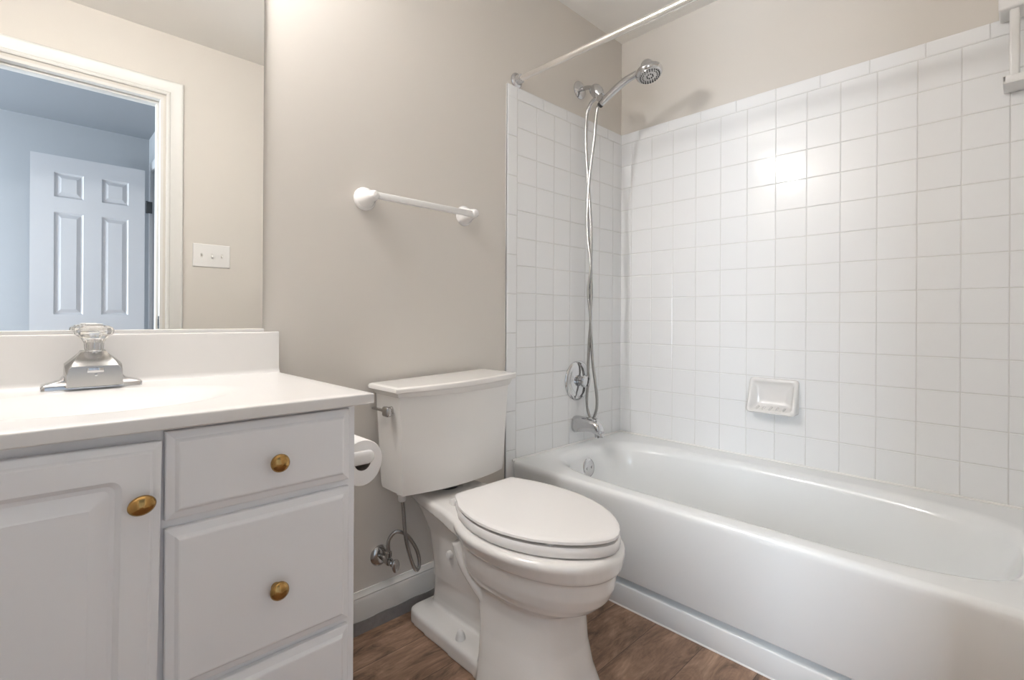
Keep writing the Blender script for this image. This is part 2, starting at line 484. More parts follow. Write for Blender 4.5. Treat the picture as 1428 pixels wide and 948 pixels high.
# bowl and front pedestal
loft(bm, [egg(0.139, -0.385, -0.690, -0.52, 0.000, 5, 2.5), egg(0.136, -0.385, -0.686, -0.52, 0.012, 5, 2.5), egg(0.122, -0.385, -0.662, -0.50, 0.07, 5, 2.6),
          egg(0.112, -0.38, -0.648, -0.49, 0.14, 5, 2.6), egg(0.107, -0.36, -0.645, -0.48, 0.21, 4, 2.6), egg(0.108, -0.34, -0.648, -0.48, 0.238, 3, 2.5), egg(0.114, -0.33, -0.672, -0.48, 0.248, 3, 2.3),
          egg(0.128, -0.30, -0.703, -0.48, 0.264, 2.6, 2.2), egg(0.140, -0.28, -0.724, -0.48, 0.285, 2.3, 2.15), egg(0.147, -0.26, -0.736, -0.48, 0.312, 2.1, 2.15),
          egg(0.152, -0.25, -0.740, -0.48, 0.353, 2.0, 2.15), egg(0.159, -0.24, -0.749, -0.48, 0.3565, 2.0, 2.15), egg(0.163, -0.24, -0.754, -0.48, 0.362, 2.0, 2.15),
          egg(0.179, -0.24, -0.757, -0.48, 0.391, 2.0, 2.15), egg(0.179, -0.24, -0.755, -0.48, 0.401, 2.0, 2.15), egg(0.171, -0.25, -0.747, -0.48, 0.4075, 2.0, 2.15)])
# tank deck that flows into the rim
rings = []
for y, hw, zb, zt in [(-0.035, 0.085, 0.392, 0.414), (-0.06, 0.100, 0.385, 0.416), (-0.12, 0.112, 0.380, 0.416), (-0.20, 0.122, 0.376, 0.416), (-0.26, 0.128, 0.370, 0.415), (-0.31, 0.137, 0.364, 0.413), (-0.36, 0.146, 0.364, 0.410), (-0.42, 0.152, 0.366, 0.4075)]:
    rings.append([(XT - hw, y, zb + 0.008), (XT - hw, y, zt - 0.008), (XT - hw + 0.008, y, zt), (XT + hw - 0.008, y, zt), (XT + hw, y, zt - 0.008), (XT + hw, y, zb + 0.008), (XT + hw - 0.012, y, zb), (XT - hw + 0.012, y, zb)])
loft(bm, rings)
# rear trunk (trapway housing)
rings = []
for z, hw, yb, yf in [(0.0, 0.034, -0.068, -0.46), (0.05, 0.035, -0.070, -0.46), (0.075, 0.040, -0.082, -0.46), (0.11, 0.050, -0.100, -0.46), (0.16, 0.062, -0.118, -0.45), (0.22, 0.071, -0.122, -0.44), (0.30, 0.078, -0.112, -0.42), (0.36, 0.092, -0.085, -0.40), (0.40, 0.105, -0.055, -0.40)]:
    p = []
    for cx, cy, a0 in ((1, 1, 0), (-1, 1, 90), (-1, -1, 180), (1, -1, 270)):
        for k in range(5):
            a = math.radians(a0 + 90 * k / 4); r = 0.028
            p.append((XT + cx * (hw - r) + math.cos(a) * r, ((yb - r) if cy > 0 else (yf + r)) + math.sin(a) * r, z))
    rings.append(p)
loft(bm, rings)
# curved trapway bulge on each side, sloping up towards the rim
for s in (-1, 1):
    tube(bm, spline([(XT + s * 0.070, -0.43, 0.185), (XT + s * 0.078, -0.40, 0.215), (XT + s * 0.086, -0.365, 0.25), (XT + s * 0.094, -0.335, 0.29), (XT + s * 0.098, -0.315, 0.34)], 6), [0.026 + 0.004 * i / 24 for i in range(25)], 14)
# foot flange
fl = [(0.0, -0.047), (0.076, -0.047), (0.094, -0.053), (0.103, -0.068), (0.108, -0.11), (0.116, -0.38), (0.120, -0.46), (0.10, -0.52), (0.0, -0.54)]
poly = [(XT + a, b) for a, b in fl] + [(XT - a, b) for a, b in fl[::-1][1:-1]]
def inset(p, d): return [(XT + (a - XT) * (1 - d / 0.11), -0.30 + (b + 0.30) * (1 - d / 0.24)) for a, b in p]
loft(bm, [[(a, b, 0.0) for a, b in poly], [(a, b, 0.034) for a, b in poly], [(a, b, 0.041) for a, b in inset(poly, 0.003)], [(a, b, 0.044) for a, b in inset(poly, 0.010)], [(a, b, 0.046) for a, b in inset(poly, 0.03)]])
bowl = obj('bowl', bm, PORC, toilet)
rm = bowl.modifiers.new('Remesh', 'REMESH'); rm.mode = 'VOXEL'; rm.voxel_size = 0.0036; rm.use_smooth_shade = True
sm = bowl.modifiers.new('Smooth', 'SMOOTH'); sm.factor = 0.5; sm.iterations = 6

# tank (front bowed)
def tank_ring(hw, yb, yc, yf, z, r=0.016, n=14, shear=0.0):
    p = []
    # back edge left -> right rounded, then front bow right -> left
    for a in (180, 150, 120, 90): p.append((XT - hw + r + r * math.cos(math.radians(a)), yb - r + r * math.sin(math.radians(a))))
    for a in (90, 60, 30, 0): p.append((XT + hw - r + r * math.cos(math.radians(a)), yb - r + r * math.sin(math.radians(a))))
    q = 0.007
    for i in range(n + 1):
        t = 1 - 2 * i / n
        x = t * (hw - 0.0)
        y = yc - (yc - yf) * (-1) * (1 - t * t) * -1
        p.append((XT + x, y))
    return [(x, y, z + shear * (x - XT + hw)) for x, y in p]
bm = B()
loft(bm, [tank_ring(0.186, -0.045, -0.155, -0.185, 0.438), tank_ring(0.196, -0.035, -0.165, -0.196, 0.444), tank_ring(0.198, -0.032, -0.168, -0.199, 0.46), tank_ring(0.204, -0.030, -0.171, -0.203, 0.58), tank_ring(0.2135, -0.028, -0.174, -0.208, 0.7305)])
bmesh.ops.bevel(bm, geom=[e for e in bm.edges if len(e.link_faces) == 2 and e.calc_face_angle(0) > 0.9 and abs((e.verts[0].co - e.verts[1].co).z) > 0.004], offset=0.010, segments=3, affect='EDGES')
obj('tank', bm, PORC, toilet, angle=40)
sh = 0.030
bm = B()
loft(bm, [tank_ring(0.2165, -0.026, -0.176, -0.2105, 0.7308), tank_ring(0.2195, -0.026, -0.178, -0.213, 0.7325, shear=sh * .2), tank_ring(0.2215, -0.025, -0.180, -0.2155, 0.738, shear=sh * .35), tank_ring(0.2240, -0.025, -0.182, -0.218, 0.7415, shear=sh * .5), tank_ring(0.2245, -0.025, -0.1825, -0.2185, 0.7435, shear=sh * .5),
          tank_ring(0.2325, -0.022, -0.1890, -0.2270, 0.7445, shear=sh * .6), tank_ring(0.235, -0.020, -0.192, -0.230, 0.7475, shear=sh * .8), tank_ring(0.235, -0.020, -0.192, -0.230, 0.7560, shear=sh),
          tank_ring(0.2335, -0.021, -0.1905, -0.2285, 0.7590, shear=sh), tank_ring(0.2290, -0.025, -0.186, -0.224, 0.7608, shear=sh), tank_ring(0.218, -0.033, -0.177, -0.213, 0.7615, shear=sh)])
obj('tank_lid', bm, PORC, toilet, angle=30)
bm = B(); lathe(bm, (XT, -0.115, 0.4145), (0, 0, 1), [(0, 0.034), (0.025, 0.034)], 24); obj('tank_gasket', bm, BLACK, toilet)
# seat and lid: straight back edge, widest past the middle, round nose
LIDP = [(-0.2640, 0.128, 0.089), (-0.267, 0.132, 0.0955), (-0.284, 0.1385, 0.1070), (-0.31, 0.147, 0.1220), (-0.34, 0.157, 0.1420), (-0.38, 0.1665, 0.1565), (-0.42, 0.1715, 0.1670), (-0.46, 0.174, 0.1725), (-0.50, 0.173, 0.1735), (-0.54, 0.1675, 0.1690),
        (-0.58, 0.157, 0.1590), (-0.62, 0.142, 0.1440), (-0.655, 0.1225, 0.1245), (-0.685, 0.100, 0.1020), (-0.712, 0.074, 0.076), (-0.732, 0.048, 0.050), (-0.745, 0.022, 0.024)]
def lid_ring(d, z, dy=0.0):
    xc = -1.148
    p = [(xc + a, y) for y, a, b in LIDP] + [(xc, -0.7495)] + [(xc - b, y) for y, a, b in LIDP[::-1]]
    cx, cy = -1.147, -0.49
    out = []
    for x, y in p:
        v = Vector((x - cx, y - cy)); r = v.length
        out.append((cx + v.x * (r - d) / r, cy + v.y * (r - d) / r + dy, z))
    return out
bm = B()
loft(bm, [lid_ring(d, z, -0.002) for d, z in [(0.012, 0.4105), (0.003, 0.4112), (0.0005, 0.415), (0.0005, 0.4300), (0.004, 0.4345), (0.03, 0.4350)]])
for sx in (-1, 1): box(bm, XT + sx * 0.11 - 0.008, XT + sx * 0.11 + 0.008, -0.62, -0.60, 0.404, 0.4125)
obj('seat', bm, SEATP, toilet, angle=40)
bm = B()
loft(bm, [lid_ring(d, z) for d, z in [(0.02, 0.4395), (0.004, 0.4400), (0.0, 0.4430), (0.001, 0.4485), (0.006, 0.4520), (0.014, 0.4532), (0.05, 0.4545), (0.10, 0.4552)]])
for sx in (-1, 1): box(bm, XT + sx * 0.10 - 0.010, XT + sx * 0.10 + 0.010, -0.655, -0.64, 0.4345, 0.4395)
obj('seat_lid', bm, SEATP, toilet, angle=40)
for sx in (-1, 1):
    bm = B(); lathe(bm, (XT + sx * 0.070 - 0.016, -0.252, 0.4215), (1, 0, 0), [(0, 0.0), (0.001, 0.012), (0.031, 0.012), (0.032, 0.0)], 16)
    box(bm, XT + sx * 0.070 - 0.014, XT + sx * 0.070 + 0.014, -0.264, -0.236, 0.4135, 0.423, 0.003)
    obj('hinge', bm, SEATP, toilet)
for sx in (-1, 1):
    bm = B(); lathe(bm, (XT + sx * 0.085, -0.295, 0.0435), (0, 0, 1), [(0, 0.014), (0.006, 0.0145), (0.010, 0.0125), (0.012, 0.0125), (0.020, 0.0105), (0.026, 0.006), (0.028, 0.0)], 20)
    o = obj('bolt_cap', bm, PLAST, toilet)
    bm = B(); lathe(bm, (XT + sx * 0.072, -0.235, 0.262), (sx, 0, 0), [(0, 0.012), (0.009, 0.012), (0.014, 0.009), (0.016, 0.0)], 16)
    obj('mounting_cap', bm, PLAST, toilet)
# flush lever on the left side of the tank, near the front
lx = XT - 0.2115
bm = B(); lathe(bm, (lx + 0.004, -0.128, 0.690), (-1, 0, 0), [(0, 0.011), (0.008, 0.011), (0.010, 0.009), (0.014, 0.007), (0.018, 0.007)], 20)
box(bm, lx - 0.030, lx - 0.012, -0.154, -0.122, 0.675, 0.7035, 0.006, 3)
loft(bm, [[(lx - 0.022 + a, y, 0.6905 + b * h) for a, b in ((-0.004, -1), (0.004, -1), (0.004, 1), (-0.004, 1))] for y, h in ((-0.126, 0.006), (-0.115, 0.0032), (-0.062, 0.0032), (-0.058, 0.002))])
fl_ = obj('flush_lever', bm, SATIN, toilet); fl_['label'] = 'chrome flush lever'

# supply stop valve and hose under the tank
sup = thing('water_supply_valve', 'chrome water shut-off valve with looped hose on wall under the toilet tank', 'valve', (-1.338, 0.0, 0.205))
VX, VZ = -1.334, 0.212
bm = B(); lathe(bm, (VX, 0.0, VZ), (0, -1, 0), [(0, 0.032), (0.003, 0.032), (0.008, 0.028), (0.012, 0.018), (0.013, 0.0)], 28); obj('escutcheon', bm, SATIN, sup)
bm = B(); lathe(bm, (VX, -0.01, VZ), (0, -1, 0), [(0, 0.0085), (0.035, 0.0085), (0.036, 0.012), (0.052, 0.012), (0.053, 0.009), (0.068, 0.009), (0.070, 0.006), (0.085, 0.005)], 18)
lathe(bm, (VX, -0.054, VZ), (0, 0, 1), [(-0.010, 0.008), (0.014, 0.008), (0.015, 0.0105), (0.028, 0.0105), (0.029, 0.006), (0.034, 0.006)], 16)
obj('valve_body', bm, SATIN, sup)
bm = B(); lathe(bm, (VX, -0.092, VZ), (0.0, -1, 0.0), [(0, 0.006), (0.001, 0.019), (0.006, 0.020), (0.008, 0.016), (0.009, 0.006), (0.010, 0.005), (0.010, 0.0)], 20, sx=0.62, sy=1.0); obj('valve_handle', bm, SATIN, sup)
bm = B()
hp = spline([(VX, -0.054, VZ + 0.030), (VX + 0.000, -0.056, VZ + 0.065), (VX + 0.020, -0.066, VZ + 0.088), (VX + 0.052, -0.076, VZ + 0.070), (VX + 0.083, -0.082, VZ + 0.018), (VX + 0.092, -0.085, VZ - 0.030), (VX + 0.078, -0.088, VZ - 0.042), (VX + 0.058, -0.088, VZ + 0.000), (VX + 0.040, -0.086, VZ + 0.075), (VX + 0.034, -0.084, VZ + 0.15), (VX + 0.030, -0.082, 0.405)], 9)
tube(bm, hp, 0.0058, 10)
obj('supply_hose', bm, BRAID, sup)
bm = B(); lathe(bm, (VX + 0.030, -0.082, 0.395), (0, 0, 1), [(0, 0.008), (0.004, 0.012), (0.020, 0.012), (0.022, 0.016), (0.034, 0.016), (0.0435, 0.014)], 18); obj('coupling_nut', bm, PLAST, sup)

# ------------------------------------------------------------------ vanity cabinet
VY = -0.500           # face frame
VXR, VXL = -1.672, -2.385
van = thing('vanity_cabinet', 'white painted vanity cabinet with one raised-panel door and drawers under the countertop', 'cabinet', (-2.03, -0.26, 0.0))
bm = B()
box(bm, VXL, VXL + 0.016, VY, -0.002, 0.0, 0.789)
box(bm, VXR - 0.016, VXR, VY, -0.002, 0.0, 0.789)
box(bm, VXL + 0.016, VXR - 0.016, -0.012, -0.002, 0.10, 0.789)
box(bm, VXL + 0.016, VXR - 0.016, VY, -0.012, 0.10, 0.116)
box(bm, VXL + 0.016, VXR - 0.016, VY + 0.06, VY + 0.072, 0.0, 0.10)
# face frame
box(bm, VXL + 0.016, VXL + 0.04, VY, VY + 0.018, 0.116, 0.789)
box(bm, VXR - 0.04, VXR - 0.016, VY, VY + 0.018, 0.116, 0.789)
box(bm, -2.005, -1.967, VY, VY + 0.018, 0.116, 0.789)
for z0, z1 in ((0.755, 0.789), (0.625, 0.662), (0.36, 0.395), (0.116, 0.14)):
    box(bm, VXL + 0.04, -2.005, VY, VY + 0.018, z0, z1) if z0 in (0.755, 0.116) else None
    box(bm, -1.967, VXR - 0.04, VY, VY + 0.018, z0, z1)
obj('carcass', bm, CABP, van, smooth=False)
bm = B()
box(bm, VXL + 0.04, VXR - 0.04, VY + 0.020, VY + 0.024, 0.116, 0.789); obj('inner_panel', bm, CABG, van, smooth=False)

def rect(x0, x1, z0, z1, d, y, r=0.0, k=1):
    x0 += d; x1 -= d; z0 += d; z1 -= d
    if r <= 0: return [(x0, y, z0), (x1, y, z0), (x1, y, z1), (x0, y, z1)]
    p = []
    for cx, cz, a0 in ((x1 - r, z1 - r, 0), (x0 + r, z1 - r, 90), (x0 + r, z0 + r, 180), (x1 - r, z0 + r, 270)):
        for i in range(7):
            a = math.radians(a0 + 15 * i); p.append((cx + r * math.cos(a), y, cz + r * math.sin(a)))
    return p
def drawer_front(x0, x1, z0, z1):
    bm = B(); y = VY - 0.001
    L = [(0.0, y), (0.0, y - 0.009), (0.0015, y - 0.0105), (0.012, y - 0.0135), (0.0145, y - 0.0165), (0.0165, y - 0.0185), (0.0185, y - 0.019)]
    loft(bm, [rect(x0, x1, z0, z1, d, yy) for d, yy in L])
    return bm
def knob(parent, x, z, y, oval, tilt=0.0):
    bm = B()
    up = (math.sin(tilt), 0, math.cos(tilt))
    a, b = (0.0172, 0.0138) if oval else (0.0155, 0.0155)
    S = lambda k: [(t, r) for t, r in k]
    lathe(bm, (x, y, z), (0, -1, 0), [(0, 0.52), (0.004, 0.50), (0.007, 0.36), (0.012, 0.36), (0.014, 0.80), (0.016, 0.97), (0.019, 1.0), (0.022, 0.94), (0.0245, 0.74), (0.026, 0.5), (0.0275, 0.25), (0.028, 0.0)], 36, sx=a, sy=b, up=up)
    o = obj('knob', bm, BRASS, parent)
    if not o.get('label'): o['label'] = 'antique brass knob'
    return o
d1 = obj('drawer', drawer_front(-1.981, -1.688, 0.650, 0.7845), CABP, van, smooth=False); d1['label'] = 'shallow top drawer front'
knob(d1, -1.824, 0.7125, VY - 0.020, False)
d2 = obj('drawer', drawer_front(-1.981, -1.688, 0.385, 0.6365), CABP, van, smooth=False); d2['label'] = 'deep middle drawer front'
knob(d2, -1.824, 0.497, VY - 0.020, False)
d3 = obj('drawer', drawer_front(-1.981, -1.688, 0.122, 0.3725), CABP, van, smooth=False); d3['label'] = 'bottom drawer front'
knob(d3, -1.824, 0.247, VY - 0.020, False)
# door with routed raised panel
bm = B(); y = VY - 0.001
X0, X1, Z0, Z1 = -2.372, -1.990, 0.122, 0.778
NL = [(0.0, y), (0.0, y - 0.010), (0.0015, y - 0.0115), (0.010, y - 0.0145), (0.0125, y - 0.0175), (0.0145, y - 0.019)]
P = [[(a, b, c) for a, b, c in rect(X0, X1, Z0, Z1, d, yy, 0.0015 + 0.0)] for d, yy in NL]
P += [rect(X0, X1, Z0, Z1, 0.047, y - 0.019, 0.014), rect(X0, X1, Z0, Z1, 0.050, y - 0.0165, 0.013), rect(X0, X1, Z0, Z1, 0.054, y - 0.0125, 0.011), rect(X0, X1, Z0, Z1, 0.060, y - 0.0115, 0.008), rect(X0, X1, Z0, Z1, 0.079, y - 0.0165, 0.002), rect(X0, X1, Z0, Z1, 0.082, y - 0.018, 0.0015)]
loft(bm, P)
door = obj('door', bm, CABP, van, angle=12); door['label'] = 'raised-panel cabinet door, slightly sagging'
kn = knob(door, -2.016, 0.696, VY - 0.020, True, math.radians(-14)); kn['label'] = 'oval antique brass door knob'
# the door hangs slightly crooked: turned in its plane and a touch ajar, about its hinge side
piv = Vector((X0, VY, 0.45))
Rm = Matrix.Translation(piv) @ Matrix.Rotation(math.radians(0.75), 4, 'Y') @ Matrix.Rotation(math.radians(-0.9), 4, 'Z') @ Matrix.Translation(-piv)
for o in (door, kn):
    o.data.transform(Rm)

# ------------------------------------------------------------------ countertop with integral basin
ct = thing('countertop', 'glossy white cultured marble countertop with backsplash and oval basin on the vanity', 'countertop', (-2.03, -0.27, 0.790))
CX0, CX1, CY0, CY1, CZ, CT = -2.411, -1.646, -0.530, -0.001, 0.812, 0.021
SX, SY, HX, HY = -2.035, -0.286, 0.212, 0.150
def ctz(x, y):
    r = math.hypot((x - SX) / HX, (y - SY) / HY)
    if r < 1.06:
        t = ss((1.06 - r) / 1.06)
        return CZ - 0.060 * t
    return CZ
bm = B(); bb = B()
NR2, NT = 26, 80
def elp(i, r): a = 2 * math.pi * i / NT; return (SX + HX * r * math.cos(a), SY + HY * r * math.sin(a))
rad = [0.02] + [1.10 * (k / NR2) for k in range(1, NR2 + 1)]
loft(bb, [[(*elp(i, r), ctz(*elp(i, r))) for i in range(NT)] for r in rad][::-1], cap0=False, cap1=True)
# slab around the basin: ring at r=1.10 out to the rectangle, then rolled edges and skirt
def rct(i, d, z):
    a = 2 * math.pi * i / NT
    x0, x1, y0, y1 = CX0 + d, CX1 - d, CY0 + d, CY1
    c, s = math.cos(a) * HX, math.sin(a) * HY
    kx = ((x1 - SX) if c > 0 else (SX - x0)) / max(abs(c), 1e-9)
    ky = ((y1 - SY) if s > 0 else (SY - y0)) / max(abs(s), 1e-9)
    k = min(kx, ky); return (SX + c * k, SY + s * k, z)
cor = {}
rings = [[(*elp(i, 1.10), CZ) for i in range(NT)], [(*elp(i, 1.16), CZ) for i in range(NT)]]
for d, z in ((0.03, CZ), (0.0035, CZ), (0.0018, CZ - 0.0005), (0.0005, CZ - 0.0018), (0.0, CZ - 0.0035), (0.0, CZ - CT + 0.002), (0.002, CZ - CT), (0.05, CZ - CT)):
    rr = [Vector(rct(i, d, z)) for i in range(NT)]
    for (qx, qy) in ((CX0 + d, CY0 + d), (CX1 - d, CY0 + d), (CX0 + d, CY1), (CX1 - d, CY1)):
        j = min(range(NT), key=lambda i: (rr[i].x - qx) ** 2 + (rr[i].y - qy) ** 2)
        rr[j] = Vector((qx, qy, z))
    rings.append(rr)
loft(bm, rings, cap0=False, cap1=False)
obj('slab', bm, MARB, ct, angle=32)
bs = obj('basin', bb, MARB, ct, angle=80); bs['label'] = 'oval recessed basin'
bm = B()
lp = [(-0.001, CZ - 0.002), (-0.030, CZ - 0.002), (-0.026, CZ + 0.0015), (-0.0225, CZ + 0.006), (-0.0205, CZ + 0.012), (-0.020, 0.914), (-0.0185, 0.9185), (-0.0155, 0.920), (-0.001, 0.920)]
loft(bm, [[(x, a, b) for a, b in lp] for x in (CX0, CX1 - 0.0015)])
obj('backsplash', bm, MARB, ct, angle=40)

# ------------------------------------------------------------------ mirror
mir = thing('mirror', 'large frameless wall mirror above the white backsplash', 'mirror', (-2.06, -0.004, 0.93))
bm = B(); box(bm, -2.44, -1.684, -0.0052, -0.001, 0.9285, 1.97); obj('glass_edge', bm, EDGE, mir, smooth=False)
bm = B(); v = [bm.verts.new(p) for p in ((-2.44, -0.0055, 0.9285), (-1.6845, -0.0055, 0.9285), (-1.6845, -0.0055, 1.97), (-2.44, -0.0055, 1.97))]; bm.faces.new(v)
v = [bm.verts.new(p) for p in ((-2.44, -0.0053, 0.9285), (-1.6845, -0.0053, 0.9285), (-1.6845, -0.0053, 1.97), (-2.44, -0.0053, 1.97))]; bm.faces.new(v[::-1])
obj('silvered_glass', bm, MIRR, mir, smooth=False)
bm = B(); loft(bm, [[(x, a, b) for a, b in ((-0.001, 0.9205), (-0.011, 0.9205), (-0.011, 0.9275), (-0.0085, 0.9285), (-0.001, 0.9285))] for x in (-2.44, -1.683)])
ch = obj('channel', bm, PLAST, mir, smooth=False); ch['label'] = 'pale bottom channel strip'

# ------------------------------------------------------------------ faucet
FX = -2.033
fau = thing('faucet', 'chrome single-handle faucet with clear knob on the white countertop', 'faucet', (FX, -0.075, CZ))
def rrect(cx, cy, hx, hy, z, r, n=6):
    p = []
    for sx, sy, a0 in ((1, 1, 0), (-1, 1, 90), (-1, -1, 180), (1, -1, 270)):
        for k in range(n):
            a = math.radians(a0 + 90 * k / (n - 1)); p.append((cx + sx * (hx - r) + r * math.cos(a), cy + sy * (hy - r) + r * math.sin(a), z))
    return p
bm = B(); e = CZ + 0.0004
loft(bm, [rrect(FX, -0.070, 0.080, 0.026, e, 0.007), rrect(FX, -0.070, 0.080, 0.026, e + 0.007, 0.007), rrect(FX, -0.070, 0.078, 0.024, e + 0.010, 0.006), rrect(FX, -0.070, 0.070, 0.021, e + 0.0125, 0.006), rrect(FX, -0.070, 0.052, 0.020, e + 0.018, 0.006), rrect(FX, -0.070, 0.044, 0.019, e + 0.030, 0.006), rrect(FX, -0.070, 0.036, 0.018, e + 0.055, 0.006), rrect(FX, -0.070, 0.022, 0.016, e + 0.072, 0.006)])
obj('base', bm, CHROME, fau, angle=40)
# spout: trapezoid block that leans forward over the basin
bm = B()
def sp_ring(y, hw0, hw1, z0, z1):
    return [(FX - hw0, y, z0), (FX + hw0, y, z0), (FX + hw0 - 0.001, y, z0 + 0.6 * (z1 - z0)), (FX + hw1 + 0.004, y, z1 - 0.006), (FX + hw1, y, z1), (FX - hw1, y, z1), (FX - hw1 - 0.004, y, z1 - 0.006), (FX - hw0 + 0.001, y, z0 + 0.6 * (z1 - z0))]
loft(bm, [sp_ring(-0.060, 0.046, 0.020, e + 0.011, e + 0.076), sp_ring(-0.088, 0.046, 0.021, e + 0.010, e + 0.072), sp_ring(-0.112, 0.045, 0.033, e + 0.009, e + 0.054), sp_ring(-0.123, 0.0435, 0.036, e + 0.007, e + 0.047)])
bmesh.ops.bevel(bm, geom=[ed for ed in bm.edges if ed.calc_face_angle(0) > 0.6], offset=0.0025, segments=2, affect='EDGES')
obj('spout', bm, SATIN, fau, angle=40)
bm = B(); lathe(bm, (FX + 0.001, -0.1225, e + 0.029), (0, -1, 0), [(0, 0.0028), (0.002, 0.0025), (0.0026, 0.0)], 12); box(bm, FX - 0.013, FX + 0.013, -0.1245, -0.1225, e + 0.034, e + 0.0435, 0.0008)
sb = obj('badge', bm, CHROME, fau)
# neck and acrylic knob
bm = B(); lathe(bm, (FX + 0.001, -0.074, e + 0.066), (0, 0, 1), [(0, 0.017), (0.006, 0.0155), (0.008, 0.0125), (0.026, 0.0120), (0.028, 0.009), (0.036, 0.009)], 24); obj('neck', bm, CHROME, fau)
bm = B()
n = 10
def facet(r, z, k=0.0):
    return [(FX + 0.001 + (r if i % 2 == 0 else r * 0.93) * math.cos(2 * math.pi * i / 20 + k), -0.074 + (r if i % 2 == 0 else r * 0.93) * math.sin(2 * math.pi * i / 20 + k), z) for i in range(20)]
loft(bm, [facet(0.0125, e + 0.074), facet(0.0155, e + 0.078), facet(0.0165, e + 0.092), facet(0.0215, e + 0.102), facet(0.0310, e + 0.109), facet(0.0330, e + 0.116), facet(0.0310, e + 0.122), facet(0.0230, e + 0.127), facet(0.012, e + 0.1285)])
k_ = obj('handle', bm, ACRYL, fau, angle=15); k_['label'] = 'clear faceted acrylic knob'
bm = B(); lathe(bm, (FX + 0.001, -0.074, e + 0.1287), (0, 0, 1), [(0, 0.015), (0.001, 0.015), (0.002, 0.012), (0.002, 0.0)], 24); obj('cap', bm, PLAST, fau)

# ------------------------------------------------------------------ toilet paper and holder on the vanity side
hold = thing('toilet_paper_holder', 'white ceramic paper holder arms on the right side of the vanity', 'paper holder', (VXR, -0.255, 0.628))
RX, RZ, RY0, RY1 = -1.558, 0.629, -0.317, -0.212
for yy in (RY0 - 0.0105, RY1 + 0.0105):
    bm = B()
    lathe(bm, (VXR + 0.0004, yy, RZ), (1, 0, 0), [(0, 0.027), (0.005, 0.027), (0.012, 0.021), (0.022, 0.0165), (0.060, 0.0165), (0.122, 0.0165), (0.130, 0.0145), (0.135, 0.009), (0.1365, 0.0)], 24)
    bm.transform(Matrix.Translation((0, yy, 0)) @ Matrix.Diagonal((1, 0.5, 1, 1)) @ Matrix.Translation((0, -yy, 0)))
    obj('arm', bm, CERAM, hold)
bm = B(); tube(bm, [(RX, RY0 - 0.006, RZ), (RX, RY1 + 0.006, RZ)], 0.008, 16); obj('spindle', bm, PLAST, hold)
roll = thing('toilet_paper_roll', 'white toilet paper roll hanging between the vanity and the toilet tank', 'toilet paper', (RX, -0.26, RZ))
bm = B(); NN = 56
def rr_(r, y):
    # the loosely wound roll hangs a little low on its spindle
    return [(RX + r * math.cos(2 * math.pi * i / NN), y, RZ - 0.0130 + r * math.sin(2 * math.pi * i / NN) - (0.006 if r > 0.03 else 0) * max(0, -math.sin(2 * math.pi * i / NN)) ) for i in range(NN)]
loft(bm, [rr_(0.021, RY1), rr_(0.050, RY1), rr_(0.0515, RY1 - 0.002), rr_(0.0515, RY0 + 0.002), rr_(0.050, RY0), rr_(0.021, RY0)], False, False)
obj('paper', bm, PAPER, roll, angle=50)
bm = B(); loft(bm, [rr_(0.0212, RY0), rr_(0.0212, RY1)], False, False); cr_ = obj('core', bm, CARD, roll); cr_['label'] = 'grey cardboard core'

# ------------------------------------------------------------------ towel bar
tb = thing('towel_bar', 'white ceramic towel bar on the beige wall above the toilet', 'towel bar', (-1.2, 0.0, 1.325))
for x in (-1.392, -1.004):
    bm = B()
    lathe(bm, (x, -0.0003, 1.322 if x < -1.2 else 1.327), (0, -1, 0.02), [(0, 0.0355), (0.006, 0.0355), (0.010, 0.033), (0.012, 0.030), (0.020, 0.027), (0.032, 0.022), (0.045, 0.0175), (0.056, 0.0165), (0.066, 0.0145), (0.072, 0.010), (0.0745, 0.0)], 36)
    o = obj('post', bm, CERAM, tb)
bm = B(); box(bm, -1.392, -1.004, -0.068, -0.052, 1.3145, 1.3345, 0.003, 2)
bar = obj('bar', bm, PLAST, tb)

# ------------------------------------------------------------------ shower rod
rod = thing('shower_rod', 'straight pale metal shower curtain rod with chrome end flange above the bathtub', 'shower rod', (-0.741, -0.75, 1.905))
bm = B(); tube(bm, [(-0.741, -0.012, 1.9045), (-0.741, YC + 0.012, 1.8935)], 0.0118, 24); obj('tube', bm, RODW, rod)
for y, s, z in ((0.0, -1, 1.9045), (YC, 1, 1.8935)):
    bm = B(); lathe(bm, (-0.741, y, z), (0, s, 0), [(0.0003, 0.030), (0.004, 0.030), (0.008, 0.026), (0.011, 0.020), (0.020, 0.0175), (0.030, 0.0165), (0.031, 0.013)], 32); obj('flange', bm, CHROME, rod)

# ------------------------------------------------------------------ shower: arm, bracket, hand shower, hose
shw = thing('handheld_shower', 'chrome handheld shower head on its wall arm with long metal hose above the tub', 'shower head', (-0.339, 0.0, 1.997))
SXX = -0.339
bm = B(); lathe(bm, (SXX, -0.0003, 1.997), (0, -1, 0), [(0, 0.040), (0.003, 0.040), (0.009, 0.035), (0.014, 0.024), (0.015, 0.010)], 32); obj('flange', bm, CHROME, shw)
bm = B(); tube(bm, spline([(SXX, -0.008, 1.997), (SXX, -0.035, 1.996), (SXX, -0.060, 1.990), (SXX, -0.082, 1.976), (SXX, -0.094, 1.963)], 6), 0.0095, 16); obj('arm', bm, CHROME, shw)
bm = B(); lathe(bm, (SXX, -0.080, 1.981), (0, -0.62, -0.78), [(-0.006, 0.0), (-0.005, 0.014), (0.000, 0.021), (0.010, 0.026), (0.030, 0.028), (0.042, 0.026), (0.054, 0.021), (0.064, 0.017), (0.067, 0.0)], 24)
lathe(bm, (SXX - 0.018, -0.122, 1.921), (1, 0, 0), [(0, 0.0), (0.001, 0.016), (0.035, 0.016), (0.036, 0.0)], 20)
obj('bracket', bm, CHROME, shw)
